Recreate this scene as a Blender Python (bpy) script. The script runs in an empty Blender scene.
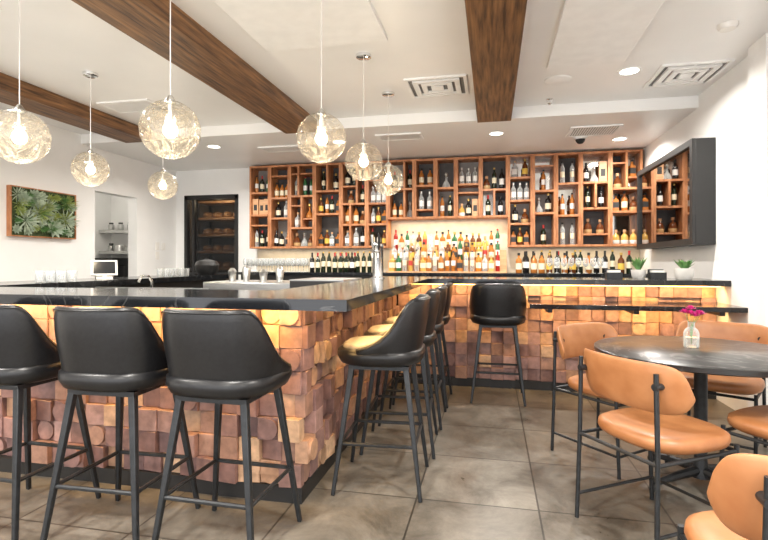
import bpy, bmesh, math, random
from mathutils import Vector, Matrix
random.seed(7)
R = random.Random(11)
scene = bpy.context.scene
COL = scene.collection
H = 1.25

# ------------------------------------------------------------------ materials
def base_mat(name):
    m = bpy.data.materials.new(name); m.use_nodes = True
    nt = m.node_tree
    return m, nt, nt.nodes["Principled BSDF"]

def mat(name, c, rough=0.5, metal=0.0, c2=None, scale=8.0, stretch=(1,1,1), bump=0.0, coat=0.0, emis=None, es=0.0, detail=4, trans=0.0, lo=0.35, hi=0.65, spec=0.5):
    m, nt, p = base_mat(name)
    p.inputs["Roughness"].default_value = rough
    p.inputs["Metallic"].default_value = metal
    p.inputs["Specular IOR Level"].default_value = spec
    p.inputs["Coat Weight"].default_value = coat
    p.inputs["Transmission Weight"].default_value = trans
    p.inputs["Base Color"].default_value = (*c, 1)
    if emis:
        p.inputs["Emission Color"].default_value = (*emis, 1)
        p.inputs["Emission Strength"].default_value = es
    tc = nt.nodes.new("ShaderNodeTexCoord"); mp = nt.nodes.new("ShaderNodeMapping")
    mp.inputs["Scale"].default_value = stretch
    nz = nt.nodes.new("ShaderNodeTexNoise"); nz.inputs["Scale"].default_value = scale; nz.inputs["Detail"].default_value = detail
    nt.links.new(tc.outputs["Object"], mp.inputs[0]); nt.links.new(mp.outputs[0], nz.inputs[0])
    cr = nt.nodes.new("ShaderNodeValToRGB")
    cr.color_ramp.elements[0].position = lo; cr.color_ramp.elements[1].position = hi
    cr.color_ramp.elements[0].color = (*c, 1)
    cr.color_ramp.elements[1].color = (*(c2 or tuple(min(1, x*1.06) for x in c)), 1)
    nt.links.new(nz.outputs[0], cr.inputs[0]); nt.links.new(cr.outputs[0], p.inputs["Base Color"])
    if bump:
        b = nt.nodes.new("ShaderNodeBump"); b.inputs["Strength"].default_value = bump; b.inputs["Distance"].default_value = 0.01
        nt.links.new(nz.outputs[0], b.inputs["Height"]); nt.links.new(b.outputs[0], p.inputs["Normal"])
    return m

M_wall = mat("white_plaster", (0.85,0.85,0.84), 0.75, c2=(0.88,0.88,0.87), scale=3)
M_ceil = mat("ceiling_paint", (0.86,0.86,0.85), 0.36, c2=(0.90,0.90,0.89), scale=1.5, bump=0.02)
M_trimw = mat("white_trim", (0.86,0.86,0.85), 0.5)
M_grey = mat("grey_slot", (0.18,0.18,0.18), 0.6)
M_black = mat("black_metal", (0.016,0.018,0.020), 0.4, 0.3, c2=(0.026,0.028,0.031), scale=30)
M_blackp = mat("black_paint", (0.012,0.012,0.012), 0.5)
M_steel = mat("stainless_steel", (0.55,0.55,0.54), 0.28, 1.0, c2=(0.68,0.68,0.66), scale=6, stretch=(1,1,12))
M_chrome = mat("chrome", (0.75,0.75,0.75), 0.12, 1.0)
M_leather = mat("black_leather", (0.006,0.006,0.007), 0.34, c2=(0.010,0.010,0.011), scale=60, bump=0.06, spec=0.45)
M_pad = mat("warm_lit_seat_leather", (0.19,0.165,0.13), 0.42, c2=(0.26,0.225,0.175), scale=25, bump=0.05)  # warm strip light on black seat leather, put into the base colour
M_tan = mat("cognac_leather", (0.30,0.11,0.036), 0.4, c2=(0.44,0.195,0.078), scale=7, bump=0.1, lo=0.3, hi=0.7)
M_beam = mat("stained_beam_wood", (0.05,0.02,0.007), 0.5, c2=(0.27,0.13,0.05), scale=6, stretch=(7,0.45,7), bump=0.6, detail=12, lo=0.32, hi=0.68)
M_shelf = mat("orange_brown_wood", (0.34,0.125,0.046), 0.5, c2=(0.56,0.25,0.11), scale=5, stretch=(4,4,1.2), bump=0.15, detail=6)
M_shelfL = mat("light_oak_wood", (0.58,0.32,0.16), 0.5, c2=(0.7,0.42,0.23), scale=6, stretch=(1,1,6), bump=0.1)
M_slate = mat("slate_back", (0.045,0.043,0.045), 0.5, c2=(0.08,0.077,0.078), scale=4)
M_greyb = mat("grey_back", (0.20,0.19,0.18), 0.5, c2=(0.30,0.29,0.28), scale=4)
M_mirror = mat("mirror_back", (0.62,0.60,0.56), 0.08, 1.0)
M_screen = mat("glossy_dark_screen", (0.34,0.32,0.30), 0.03, 1.0, c2=(0.36,0.34,0.32))
M_tile = mat("cream_splash_tile", (0.60,0.53,0.42), 0.3, c2=(0.68,0.61,0.5), scale=10)
M_leaf = mat("green_leaf", (0.07,0.19,0.05), 0.5, c2=(0.16,0.32,0.10), scale=12)
M_leaf2 = mat("grey_green_leaf", (0.34,0.43,0.32), 0.5, c2=(0.55,0.62,0.48), scale=12)
M_leaf3 = mat("yellow_green_leaf", (0.42,0.48,0.13), 0.5, c2=(0.28,0.36,0.10), scale=12)
M_moss = mat("dark_moss", (0.02,0.035,0.012), 0.9, c2=(0.07,0.10,0.035), scale=40, bump=0.8)
M_white = mat("white_ceramic", (0.8,0.78,0.74), 0.3)
M_pink = mat("magenta_petal", (0.5,0.01,0.16), 0.5, c2=(0.75,0.04,0.33), scale=30)
M_bulb = mat("bulb_glow", (1,0.85,0.6), 0.4, emis=(1,0.82,0.52), es=14)
M_spot = mat("downlight_lens", (1,0.95,0.85), 0.4, emis=(1,0.94,0.84), es=7)
M_led = mat("led_strip_glow", (1,0.6,0.2), 0.4, emis=(1,0.55,0.17), es=8)
M_bread = mat("bread_crust", (0.4,0.2,0.08), 0.6, c2=(0.55,0.32,0.15), scale=20)
M_card = mat("kraft_box", (0.42,0.26,0.13), 0.8)
M_screenw = mat("tablet_screen", (0.02,0.022,0.025), 0.15)

def marble(name, c, vein, rough, sc=2.2, th=0.03):
    m, nt, p = base_mat(name)
    tc = nt.nodes.new("ShaderNodeTexCoord")
    nz = nt.nodes.new("ShaderNodeTexNoise"); nz.inputs["Scale"].default_value = sc; nz.inputs["Detail"].default_value = 8; nz.inputs["Distortion"].default_value = 1.2
    nt.links.new(tc.outputs["Object"], nz.inputs[0])
    s = nt.nodes.new("ShaderNodeMath"); s.operation = 'SUBTRACT'; s.inputs[1].default_value = 0.5
    a = nt.nodes.new("ShaderNodeMath"); a.operation = 'ABSOLUTE'
    nt.links.new(nz.outputs[0], s.inputs[0]); nt.links.new(s.outputs[0], a.inputs[0])
    cr = nt.nodes.new("ShaderNodeValToRGB")
    cr.color_ramp.elements[0].position = 0.0; cr.color_ramp.elements[0].color = (*vein,1)
    cr.color_ramp.elements[1].position = th; cr.color_ramp.elements[1].color = (*c,1)
    nt.links.new(a.outputs[0], cr.inputs[0]); nt.links.new(cr.outputs[0], p.inputs["Base Color"])
    p.inputs["Roughness"].default_value = rough
    return m
M_granite = marble("black_granite", (0.009,0.010,0.012), (0.05,0.05,0.05), 0.12, 3.0, 0.014)
M_tabletop = marble("black_marble", (0.018,0.018,0.018), (0.14,0.135,0.13), 0.28, 2.8, 0.02)

# floor tiles
M_floor, nt, p = base_mat("concrete_look_tile")
tc = nt.nodes.new("ShaderNodeTexCoord"); mp = nt.nodes.new("ShaderNodeMapping")
mp.inputs["Location"].default_value = (0.39, -0.14, 0)
br = nt.nodes.new("ShaderNodeTexBrick"); br.offset = 0.0; br.squash = 1.0
br.inputs["Scale"].default_value = 1.0; br.inputs["Brick Width"].default_value = 0.62; br.inputs["Row Height"].default_value = 0.62
br.inputs["Mortar Size"].default_value = 0.005; br.inputs["Mortar Smooth"].default_value = 0.15; br.inputs["Bias"].default_value = 0.0
br.inputs["Color1"].default_value = (0.72,0.72,0.72,1); br.inputs["Color2"].default_value = (1,1,1,1); br.inputs["Mortar"].default_value = (0.22,0.21,0.2,1)
nt.links.new(tc.outputs["Object"], mp.inputs[0]); nt.links.new(mp.outputs[0], br.inputs[0])
nz = nt.nodes.new("ShaderNodeTexNoise"); nz.inputs["Scale"].default_value = 3.0; nz.inputs["Detail"].default_value = 12; nz.inputs["Roughness"].default_value = 0.75; nz.inputs["Distortion"].default_value = 0.5
nt.links.new(tc.outputs["Object"], nz.inputs[0])
cr = nt.nodes.new("ShaderNodeValToRGB"); cr.color_ramp.elements[0].position = 0.36; cr.color_ramp.elements[1].position = 0.66
cr.color_ramp.elements[0].color = (0.09,0.077,0.06,1); cr.color_ramp.elements[1].color = (0.26,0.235,0.195,1)
nt.links.new(nz.outputs[0], cr.inputs[0])
mx = nt.nodes.new("ShaderNodeMix"); mx.data_type = 'RGBA'; mx.blend_type = 'MULTIPLY'; mx.inputs[0].default_value = 1.0
nt.links.new(cr.outputs[0], mx.inputs[6]); nt.links.new(br.outputs[0], mx.inputs[7]); nt.links.new(mx.outputs[2], p.inputs["Base Color"])
rr = nt.nodes.new("ShaderNodeMapRange"); rr.inputs[3].default_value = 0.16; rr.inputs[4].default_value = 0.5
nt.links.new(nz.outputs[0], rr.inputs[0]); nt.links.new(rr.outputs[0], p.inputs["Roughness"])

# block cladding wood (colour attribute)
M_block, nt, p = base_mat("wood_block_cladding")
at = nt.nodes.new("ShaderNodeVertexColor"); at.layer_name = "Col"
tc = nt.nodes.new("ShaderNodeTexCoord")
nz = nt.nodes.new("ShaderNodeTexNoise"); nz.inputs["Scale"].default_value = 22; nz.inputs["Detail"].default_value = 6
nt.links.new(tc.outputs["Object"], nz.inputs[0])
mr = nt.nodes.new("ShaderNodeMapRange"); mr.inputs[1].default_value=0.3; mr.inputs[2].default_value=0.7; mr.inputs[3].default_value = 0.68; mr.inputs[4].default_value = 1.15
nt.links.new(nz.outputs[0], mr.inputs[0])
mx = nt.nodes.new("ShaderNodeMix"); mx.data_type = 'RGBA'; mx.blend_type = 'MULTIPLY'; mx.inputs[0].default_value = 1.0
nt.links.new(at.outputs[0], mx.inputs[6]); nt.links.new(mr.outputs[0], mx.inputs[7]); nt.links.new(mx.outputs[2], p.inputs["Base Color"])
p.inputs["Roughness"].default_value = 0.42

# seeded glass globe: clear, with swirled thickness variation
M_globe = bpy.data.materials.new("seeded_glass"); M_globe.use_nodes = True
nt = M_globe.node_tree; nt.nodes.clear()
out = nt.nodes.new("ShaderNodeOutputMaterial")
tr = nt.nodes.new("ShaderNodeBsdfTransparent")
gl = nt.nodes.new("ShaderNodeBsdfGlossy"); gl.inputs["Roughness"].default_value = 0.12
tl = nt.nodes.new("ShaderNodeBsdfTranslucent"); tl.inputs[0].default_value = (1,0.92,0.78,1)
tc = nt.nodes.new("ShaderNodeTexCoord")
wv = nt.nodes.new("ShaderNodeTexNoise"); wv.inputs["Scale"].default_value = 11; wv.inputs["Detail"].default_value = 2; wv.inputs["Distortion"].default_value = 2.5
nt.links.new(tc.outputs["Object"], wv.inputs[0])
sb = nt.nodes.new("ShaderNodeMath"); sb.operation='SUBTRACT'; sb.inputs[1].default_value=0.5; nt.links.new(wv.outputs[0], sb.inputs[0])
ab = nt.nodes.new("ShaderNodeMath"); ab.operation='ABSOLUTE'; nt.links.new(sb.outputs[0], ab.inputs[0])
cr = nt.nodes.new("ShaderNodeValToRGB"); cr.color_ramp.elements[0].position=0.0; cr.color_ramp.elements[1].position=0.07
cr.color_ramp.elements[0].color=(0.10,0.10,0.10,1); cr.color_ramp.elements[1].color=(0.02,0.02,0.02,1)
nt.links.new(ab.outputs[0], cr.inputs[0])
ct_ = nt.nodes.new("ShaderNodeValToRGB"); ct_.color_ramp.elements[0].position=0.0; ct_.color_ramp.elements[1].position=0.10
ct_.color_ramp.elements[0].color=(0.72,0.68,0.62,1); ct_.color_ramp.elements[1].color=(0.98,0.97,0.95,1)
nt.links.new(ab.outputs[0], ct_.inputs[0]); nt.links.new(ct_.outputs[0], tr.inputs[0])
m1 = nt.nodes.new("ShaderNodeMixShader"); nt.links.new(cr.outputs[0], m1.inputs[0]); nt.links.new(tr.outputs[0], m1.inputs[1]); nt.links.new(tl.outputs[0], m1.inputs[2])
lw = nt.nodes.new("ShaderNodeLayerWeight"); lw.inputs[0].default_value = 0.5
pw = nt.nodes.new("ShaderNodeMath"); pw.operation='POWER'; pw.inputs[1].default_value=3.0; nt.links.new(lw.outputs["Facing"], pw.inputs[0])
mlt = nt.nodes.new("ShaderNodeMath"); mlt.operation='MULTIPLY_ADD'; mlt.inputs[1].default_value=0.45; mlt.inputs[2].default_value=0.03; nt.links.new(pw.outputs[0], mlt.inputs[0])
m2 = nt.nodes.new("ShaderNodeMixShader"); nt.links.new(mlt.outputs[0], m2.inputs[0]); nt.links.new(m1.outputs[0], m2.inputs[1]); nt.links.new(gl.outputs[0], m2.inputs[2])
nt.links.new(m2.outputs[0], out.inputs[0])

def glassy(name, col, op=0.25):
    m = bpy.data.materials.new(name); m.use_nodes = True
    nt = m.node_tree; p = nt.nodes["Principled BSDF"]; o = nt.nodes["Material Output"]
    p.inputs["Base Color"].default_value = (*col,1); p.inputs["Roughness"].default_value = 0.06
    t = nt.nodes.new("ShaderNodeBsdfTransparent"); t.inputs[0].default_value = (*[min(1,0.5+c) for c in col],1)
    lw = nt.nodes.new("ShaderNodeLayerWeight"); lw.inputs[0].default_value = 0.35
    ad = nt.nodes.new("ShaderNodeMath"); ad.operation='ADD'; ad.inputs[1].default_value = op; ad.use_clamp=True
    nt.links.new(lw.outputs["Facing"], ad.inputs[0])
    mx = nt.nodes.new("ShaderNodeMixShader"); nt.links.new(ad.outputs[0], mx.inputs[0]); nt.links.new(t.outputs[0], mx.inputs[1]); nt.links.new(p.outputs[0], mx.inputs[2])
    nt.links.new(mx.outputs[0], o.inputs[0])
    return m
M_clear = glassy("clear_glass", (0.75,0.78,0.78), 0.12)
M_pane = glassy("door_glass", (0.06,0.065,0.07), 0.10)

# ------------------------------------------------------------------ mesh helpers
def box(bm, x0,x1,y0,y1,z0,z1, mi=0, M=None):
    vs = [bm.verts.new(Vector(c) if M is None else M @ Vector(c)) for c in
          [(x0,y0,z0),(x1,y0,z0),(x1,y1,z0),(x0,y1,z0),(x0,y0,z1),(x1,y0,z1),(x1,y1,z1),(x0,y1,z1)]]
    fs=[]
    for f in [(0,3,2,1),(4,5,6,7),(0,1,5,4),(1,2,6,5),(2,3,7,6),(3,0,4,7)]:
        fc = bm.faces.new([vs[i] for i in f]); fc.material_index = mi; fs.append(fc)
    return fs

def cyl(bm, p0, p1, r0, r1=None, seg=12, mi=0):
    p0=Vector(p0); p1=Vector(p1); r1 = r0 if r1 is None else r1
    d=(p1-p0).normalized(); a = d.orthogonal().normalized()
    if abs(d.z)>0.7:
        a = Vector((1,0,0)); a=(a-d*a.dot(d)).normalized()
    b = d.cross(a)
    A=[];B=[]
    for i in range(seg):
        t=2*math.pi*(i+0.5)/seg; o=a*math.cos(t)+b*math.sin(t)
        A.append(bm.verts.new(p0+o*r0)); B.append(bm.verts.new(p1+o*r1))
    for i in range(seg):
        j=(i+1)%seg
        f=bm.faces.new([A[i],A[j],B[j],B[i]]); f.material_index=mi
    f=bm.faces.new(A[::-1]); f.material_index=mi
    f=bm.faces.new(B); f.material_index=mi

def lathe(bm, prof, seg=16, c=(0,0,0), mis=None):
    rings=[]
    for (r,z) in prof:
        if r<1e-5: rings.append([bm.verts.new((c[0],c[1],c[2]+z))])
        else: rings.append([bm.verts.new((c[0]+r*math.cos(2*math.pi*i/seg), c[1]+r*math.sin(2*math.pi*i/seg), c[2]+z)) for i in range(seg)])
    for k in range(len(rings)-1):
        a,b=rings[k],rings[k+1]; mi = mis[k] if mis else 0
        for i in range(seg):
            j=(i+1)%seg
            if len(a)==1 and len(b)==1: continue
            if len(a)==1: f=bm.faces.new([a[0],b[j],b[i]])
            elif len(b)==1: f=bm.faces.new([a[i],a[j],b[0]])
            else: f=bm.faces.new([a[i],a[j],b[j],b[i]])
            f.material_index=mi

def tube(bm, pts, r, seg=8, mi=0):
    pts=[Vector(p) for p in pts]; rings=[]
    for k,p in enumerate(pts):
        d=(pts[min(k+1,len(pts)-1)]-pts[max(k-1,0)]).normalized()
        ref=Vector((0,0,1)) if abs(d.z)<0.9 else Vector((0,1,0))
        a=d.cross(ref).normalized(); b=d.cross(a)
        rr = r[k] if isinstance(r,(list,tuple)) else r
        rings.append([bm.verts.new(p+(a*math.cos(2*math.pi*i/seg)+b*math.sin(2*math.pi*i/seg))*rr) for i in range(seg)])
    for k in range(len(rings)-1):
        for i in range(seg):
            j=(i+1)%seg
            f=bm.faces.new([rings[k][i],rings[k][j],rings[k+1][j],rings[k+1][i]]); f.material_index=mi
    bm.faces.new(rings[0][::-1]).material_index=mi; bm.faces.new(rings[-1]).material_index=mi

def squircle(bm, a, b, prof, n=36, e=3.0, c=(0,0,0), mi=0, taper=0.0):
    rings=[]
    for (s,z) in prof:
        if s<1e-5: rings.append([bm.verts.new((c[0],c[1],c[2]+z))]); continue
        ring=[]
        for i in range(n):
            t=2*math.pi*i/n; ct,st=math.cos(t),math.sin(t)
            x=math.copysign(abs(ct)**(2/e),ct); y=math.copysign(abs(st)**(2/e),st)
            ring.append(bm.verts.new((c[0]+a*s*x*(1+taper*y), c[1]+b*s*y, c[2]+z)))
        rings.append(ring)
    for k in range(len(rings)-1):
        A,B=rings[k],rings[k+1]
        for i in range(n):
            j=(i+1)%n
            if len(A)==1: f=bm.faces.new([A[0],B[j],B[i]])
            elif len(B)==1: f=bm.faces.new([A[i],A[j],B[0]])
            else: f=bm.faces.new([A[i],A[j],B[j],B[i]])
            f.material_index=mi

def fin(name, bm, mats, parent=None, loc=(0,0,0), rot=0.0, ang=38, sub=0, bev=0.0):
    bmesh.ops.recalc_face_normals(bm, faces=bm.faces)
    me=bpy.data.meshes.new(name); bm.to_mesh(me); bm.free()
    for m in (mats if isinstance(mats,(list,tuple)) else [mats]): me.materials.append(m)
    for p_ in me.polygons: p_.use_smooth=True
    me.set_sharp_from_angle(angle=math.radians(ang if not sub else 180))
    ob=bpy.data.objects.new(name, me); COL.objects.link(ob)
    ob.location=loc; ob.rotation_euler=(0,0,rot)
    if bev:
        md=ob.modifiers.new("bev","BEVEL"); md.width=bev; md.segments=2; md.limit_method='ANGLE'
    if sub:
        md=ob.modifiers.new("sub","SUBSURF"); md.levels=sub; md.render_levels=sub
    if parent: ob.parent=parent
    return ob

def thing(ob, label, cat, group=None):
    ob["label"]=label; ob["category"]=cat
    if group: ob["group"]=group
    return ob
def struct(ob): ob["kind"]="structure"; return ob
def empty(name, loc=(0,0,0), rot=0.0):
    e=bpy.data.objects.new(name,None); COL.objects.link(e); e.location=loc; e.rotation_euler=(0,0,rot); e.empty_display_size=0.1
    return e
def copy_thing(root, loc, rot=None, scale=None):
    n=root.copy(); COL.objects.link(n); n.location=loc
    if rot is not None: n.rotation_euler=(0,0,rot)
    if scale is not None: n.scale=scale
    def rec(src,dst):
        for ch in list(src.children):
            if ch.type not in ('MESH','EMPTY'): continue
            c=ch.copy(); COL.objects.link(c); c.parent=dst; rec(ch,c)
    rec(root,n)
    return n
def BM(): return bmesh.new()

XL,XR,YB,YF = -5.2,2.0,7.5,-3.0
ZC,ZS,YS = 2.90,2.78,5.5

# ------------------------------------------------------------------ room shell
bm=BM(); box(bm,-6.6,XR+0.2,YF,9.0,-0.1,0); struct(fin("floor",bm,M_floor))
bm=BM(); box(bm,XL-0.2,XR+0.2,YF,YS,ZC,ZC+0.2); box(bm,XL-0.2,XR+0.2,YS,YB+0.15,ZS,ZC+0.2)
struct(fin("ceiling",bm,M_ceil))
bm=BM(); box(bm,XR,XR+0.2,YF,YB+0.15,0,ZC); struct(fin("wall_right",bm,M_wall))
bm=BM(); box(bm,XR-0.07,XR,4.1,4.36,0,ZC); struct(fin("trim_1",bm,M_trimw))
bm=BM(); box(bm,XL-0.15,XL,YF,5.73,0,ZC); box(bm,XL-0.15,XL,6.54,YB+0.15,0,ZC); box(bm,XL-0.15,XL,5.73,6.54,2.21,ZC)
struct(fin("wall_left",bm,M_wall))
bm=BM(); box(bm,-6.75,-6.65,5.0,7.8,0,2.6); box(bm,-6.65,XL-0.15,7.7,7.8,0,2.6); box(bm,-6.65,XL-0.15,5.0,5.1,0,2.6); box(bm,-6.75,XL-0.15,5.0,7.8,2.6,2.7)
struct(fin("wall_alcove",bm,M_wall))
DX0,DX1,DZ=-5.04,-4.06,2.36
bm=BM(); box(bm,XL,DX0,YB,YB+0.15,0,ZS); box(bm,DX1,XR,YB,YB+0.15,0,ZS); box(bm,DX0,DX1,YB,YB+0.15,DZ,ZS)
struct(fin("wall_back",bm,M_wall))
bm=BM(); box(bm,-5.33,-5.28,YB+0.15,8.8,0,2.6); box(bm,-3.9,-3.85,YB+0.15,8.8,0,2.6); box(bm,-5.33,-3.85,8.75,8.8,0,2.6); box(bm,-5.33,-3.85,YB+0.15,8.8,2.6,2.65)
struct(fin("wall_pantry",bm,mat("pantry_wall",(0.25,0.2,0.15),0.7)))
bm=BM()
for a,b,c,d in [(DX0,DX0+0.06,0,DZ),(DX1-0.06,DX1,0,DZ),(DX0,DX1,DZ-0.07,DZ),(DX0+0.06,DX1-0.06,1.02,1.08)]:
    box(bm,a,b,YB-0.02,YB+0.06,c,d)
for a,b,c,d in [(-4.90,-4.86,1.08,DZ-0.07)]: box(bm,a,b,YB-0.01,YB+0.05,c,d)
struct(fin("door_1",bm,M_blackp))
bm=BM(); box(bm,DX0+0.06,DX1-0.06,YB+0.02,YB+0.028,1.08,DZ-0.07); struct(fin("window_1",bm,M_pane))
bm=BM(); box(bm,XL,XL+0.015,YF,5.73,0,0.1); box(bm,XL,XL+0.015,6.54,YB,0,0.1); struct(fin("baseboard_left",bm,M_trimw))
bm=BM(); box(bm,XR-0.015,XR,YF,4.1,0,0.1); box(bm,XR-0.015,XR,4.36,4.5,0,0.1); struct(fin("baseboard_right",bm,M_trimw))
bm=BM(); box(bm,-3.72,XR-0.005,YB-0.006,YB-0.0005,1.10,1.88); struct(fin("backsplash",bm,M_tile))  # cream tile backsplash on the back wall above the back bar

# ceiling beams
for i,(a,b) in enumerate([(-0.155,0.20),(-2.37,-1.98),(-4.53,-4.17)]):
    bm=BM(); box(bm,a,b,YF,YS,2.755,ZC-0.001)
    o=fin("ceiling_beam",bm,M_beam,bev=0.006)
    thing(o,"rough dark-stained wooden ceiling beam on a white ceiling","ceiling beam","wooden ceiling beams")

for (x0,x1,y0,y1) in [(0.45,1.05,3.2,4.4),(-1.7,-0.75,2.7,3.6)]:
    bm=BM(); box(bm,x0,x1,y0,y1,ZC-0.025,ZC)
    thing(fin("ceiling_panel",bm,M_trimw,bev=0.004),"flat white acoustic panel fixed to the ceiling","ceiling panel","ceiling panels")

def vent(x,y,z,sx,sy,kind,lab):
    root=empty("air_vent",(x,y,z)); thing(root,lab,"air vent")
    bm=BM()
    def ring(a,b,w,z0,z1):
        box(bm,-a,a,-b,-b+w,z0,z1); box(bm,-a,a,b-w,b,z0,z1); box(bm,-a,-a+w,-b+w,b-w,z0,z1); box(bm,a-w,a,-b+w,b-w,z0,z1)
    ring(sx/2,sy/2,0.03,-0.015,0)
    if kind=="sq":
        for k in (0.76,0.5): ring(sx/2*k,sy/2*k,0.045,-0.022,-0.004)
        box(bm,-sx*0.1,sx*0.1,-sy*0.1,sy*0.1,-0.022,-0.004)
        box(bm,-0.008,0.008,-sy/2+0.03,sy/2-0.03,-0.012,-0.003)
    else:
        n=int(sx/0.03)
        for i in range(n):
            xx=-sx/2+0.03+i*(sx-0.06)/n; box(bm,xx,xx+0.014,-sy/2+0.03,sy/2-0.03,-0.013,-0.002)
    fin("vent_grille",bm,M_trimw,root)
    bm=BM(); box(bm,-sx/2+0.02,sx/2-0.02,-sy/2+0.02,sy/2-0.02,-0.003,0); fin("vent_duct",bm,M_grey,root)
vent(-0.5,4.7,ZC,0.56,0.52,"sq","white square ceiling air diffuser with stepped louvres")
vent(1.66,4.85,ZC,0.54,0.56,"sq","white square ceiling air diffuser beside the wall")
vent(-3.7,4.6,ZC,0.6,0.35,"ln","white rectangular slatted ceiling vent")
vent(1.15,6.2,ZS,0.55,0.45,"ln","white slatted vent in the lowered ceiling over the bar")
vent(-1.1,6.0,ZS,0.55,0.3,"ln","white slatted vent in the lowered ceiling over the bar")
vent(-2.75,6.3,ZS,0.6,0.3,"ln","white slatted vent in the lowered ceiling over the bar")

def downlight(x,y,z,e=30,vis=True,r=0.075):
    if vis:
        root=empty("recessed_or_fill_light",(x,y,z)); thing(root,"round white recessed or added fill downlight, switched on","ceiling light","recessed ceiling downlights")
        bm=BM(); lathe(bm,[(r,-0.004),(r+0.02,-0.008),(r+0.022,0),(r,0)],24); fin("light_trim",bm,M_trimw,root)
        bm=BM(); lathe(bm,[(0,-0.003),(r,-0.003),(r,0),(0,0)],24); fin("light_lens",bm,M_spot,root)
    l=bpy.data.lights.new("downlight_or_fill_lamp","AREA"); l.shape='DISK'; l.size=0.16; l.energy=e; l.color=(1,0.95,0.88); l.spread=math.radians(160)
    o=bpy.data.objects.new("downlight_or_fill_lamp",l); COL.objects.link(o); o.location=(x,y,z-0.02)
downlight(1.16,4.67,ZC,42)
downlight(0.05,6.1,ZS,42); downlight(-3.6,6.0,ZS,36); downlight(-1.9,6.1,ZS,34); downlight(1.55,6.7,ZS,24)
for x,y in [(1.1,1.2),(-1.0,0.9),(-3.2,1.0),(1.1,-1.2),(-1.2,-1.2),(-3.6,-1.2),(-3.2,2.6)]: downlight(x,y,ZC,58)  # unseen ceiling lights added as fill, all out of view

bm=BM(); lathe(bm,[(0,-0.012),(0.1,-0.012),(0.12,-0.004),(0.12,0),(0,0)],32)
thing(fin("ceiling_speaker",bm,M_trimw,loc=(0.585,4.76,ZC)),"round white flush ceiling speaker","speaker")
bm=BM(); lathe(bm,[(0,-0.06),(0.012,-0.06),(0.022,-0.045),(0.01,-0.04),(0.01,-0.012),(0.035,-0.008),(0.035,0),(0,0)],16)
thing(fin("fire_sprinkler",bm,M_chrome,loc=(0.57,5.3,ZC)),"small chrome ceiling fire sprinkler head","sprinkler")
bm=BM(); lathe(bm,[(0,-0.035),(0.05,-0.035),(0.065,-0.01),(0.065,0),(0,0)],24)
thing(fin("smoke_detector",bm,M_white,loc=(1.6,3.9,ZC)),"round white smoke detector on the ceiling","smoke detector")
root=empty("security_camera",(1.05,6.45,ZS)); thing(root,"white dome security camera with dark lens under the ceiling","security camera")
bm=BM(); lathe(bm,[(0,-0.04),(0.075,-0.04),(0.08,-0.02),(0.08,0),(0,0)],24); fin("camera_base",bm,M_white,root)
bm=BM(); lathe(bm,[(0,-0.095),(0.03,-0.088),(0.05,-0.065),(0.058,-0.04),(0,-0.04)],20); fin("camera_dome",bm,M_blackp,root)

# ------------------------------------------------------------------ bar
CT0,CT1=1.04,1.09
bm=BM()
box(bm,-3.9,-0.6,2.03,2.63,CT0,CT1); box(bm,-1.2,-0.6,2.63,4.8,CT0,CT1); box(bm,-1.2,XR-0.003,4.8,5.45,CT0,CT1); box(bm,-3.9,-3.3,2.63,6.0,CT0,CT1)
bmesh.ops.remove_doubles(bm,verts=bm.verts,dist=0.0005)
ct=thing(fin("bar_countertop",bm,M_granite),"polished black stone bar countertop wrapping around the bar","countertop")

bar=empty("bar_counter",(0,0,0)); thing(bar,"bar counter clad in protruding pink-brown wood blocks, lit from above","bar counter")
bm=BM()
box(bm,-3.8,-1.0,2.47,2.6,0.0,CT0); box(bm,-1.13,-1.0,2.6,5.13,0,CT0); box(bm,-1.13,XR-0.004,5.13,5.4,0,CT0); box(bm,-3.8,-3.4,2.6,5.95,0,CT0)
fin("bar_body",bm,M_blackp,bar)
bm=BM()
box(bm,-3.8,-0.96,2.43,2.47,0,0.085); box(bm,-1.0,-0.96,2.47,5.09,0,0.085); box(bm,-0.96,XR-0.004,5.09,5.13,0,0.085)
fin("kickboard",bm,M_blackp,bar)
PAL=[(0.50,0.29,0.18),(0.38,0.215,0.155),(0.29,0.165,0.14),(0.22,0.125,0.115),(0.56,0.35,0.22),(0.38,0.23,0.20),(0.31,0.18,0.16),(0.62,0.40,0.25),(0.26,0.15,0.135)]
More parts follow.
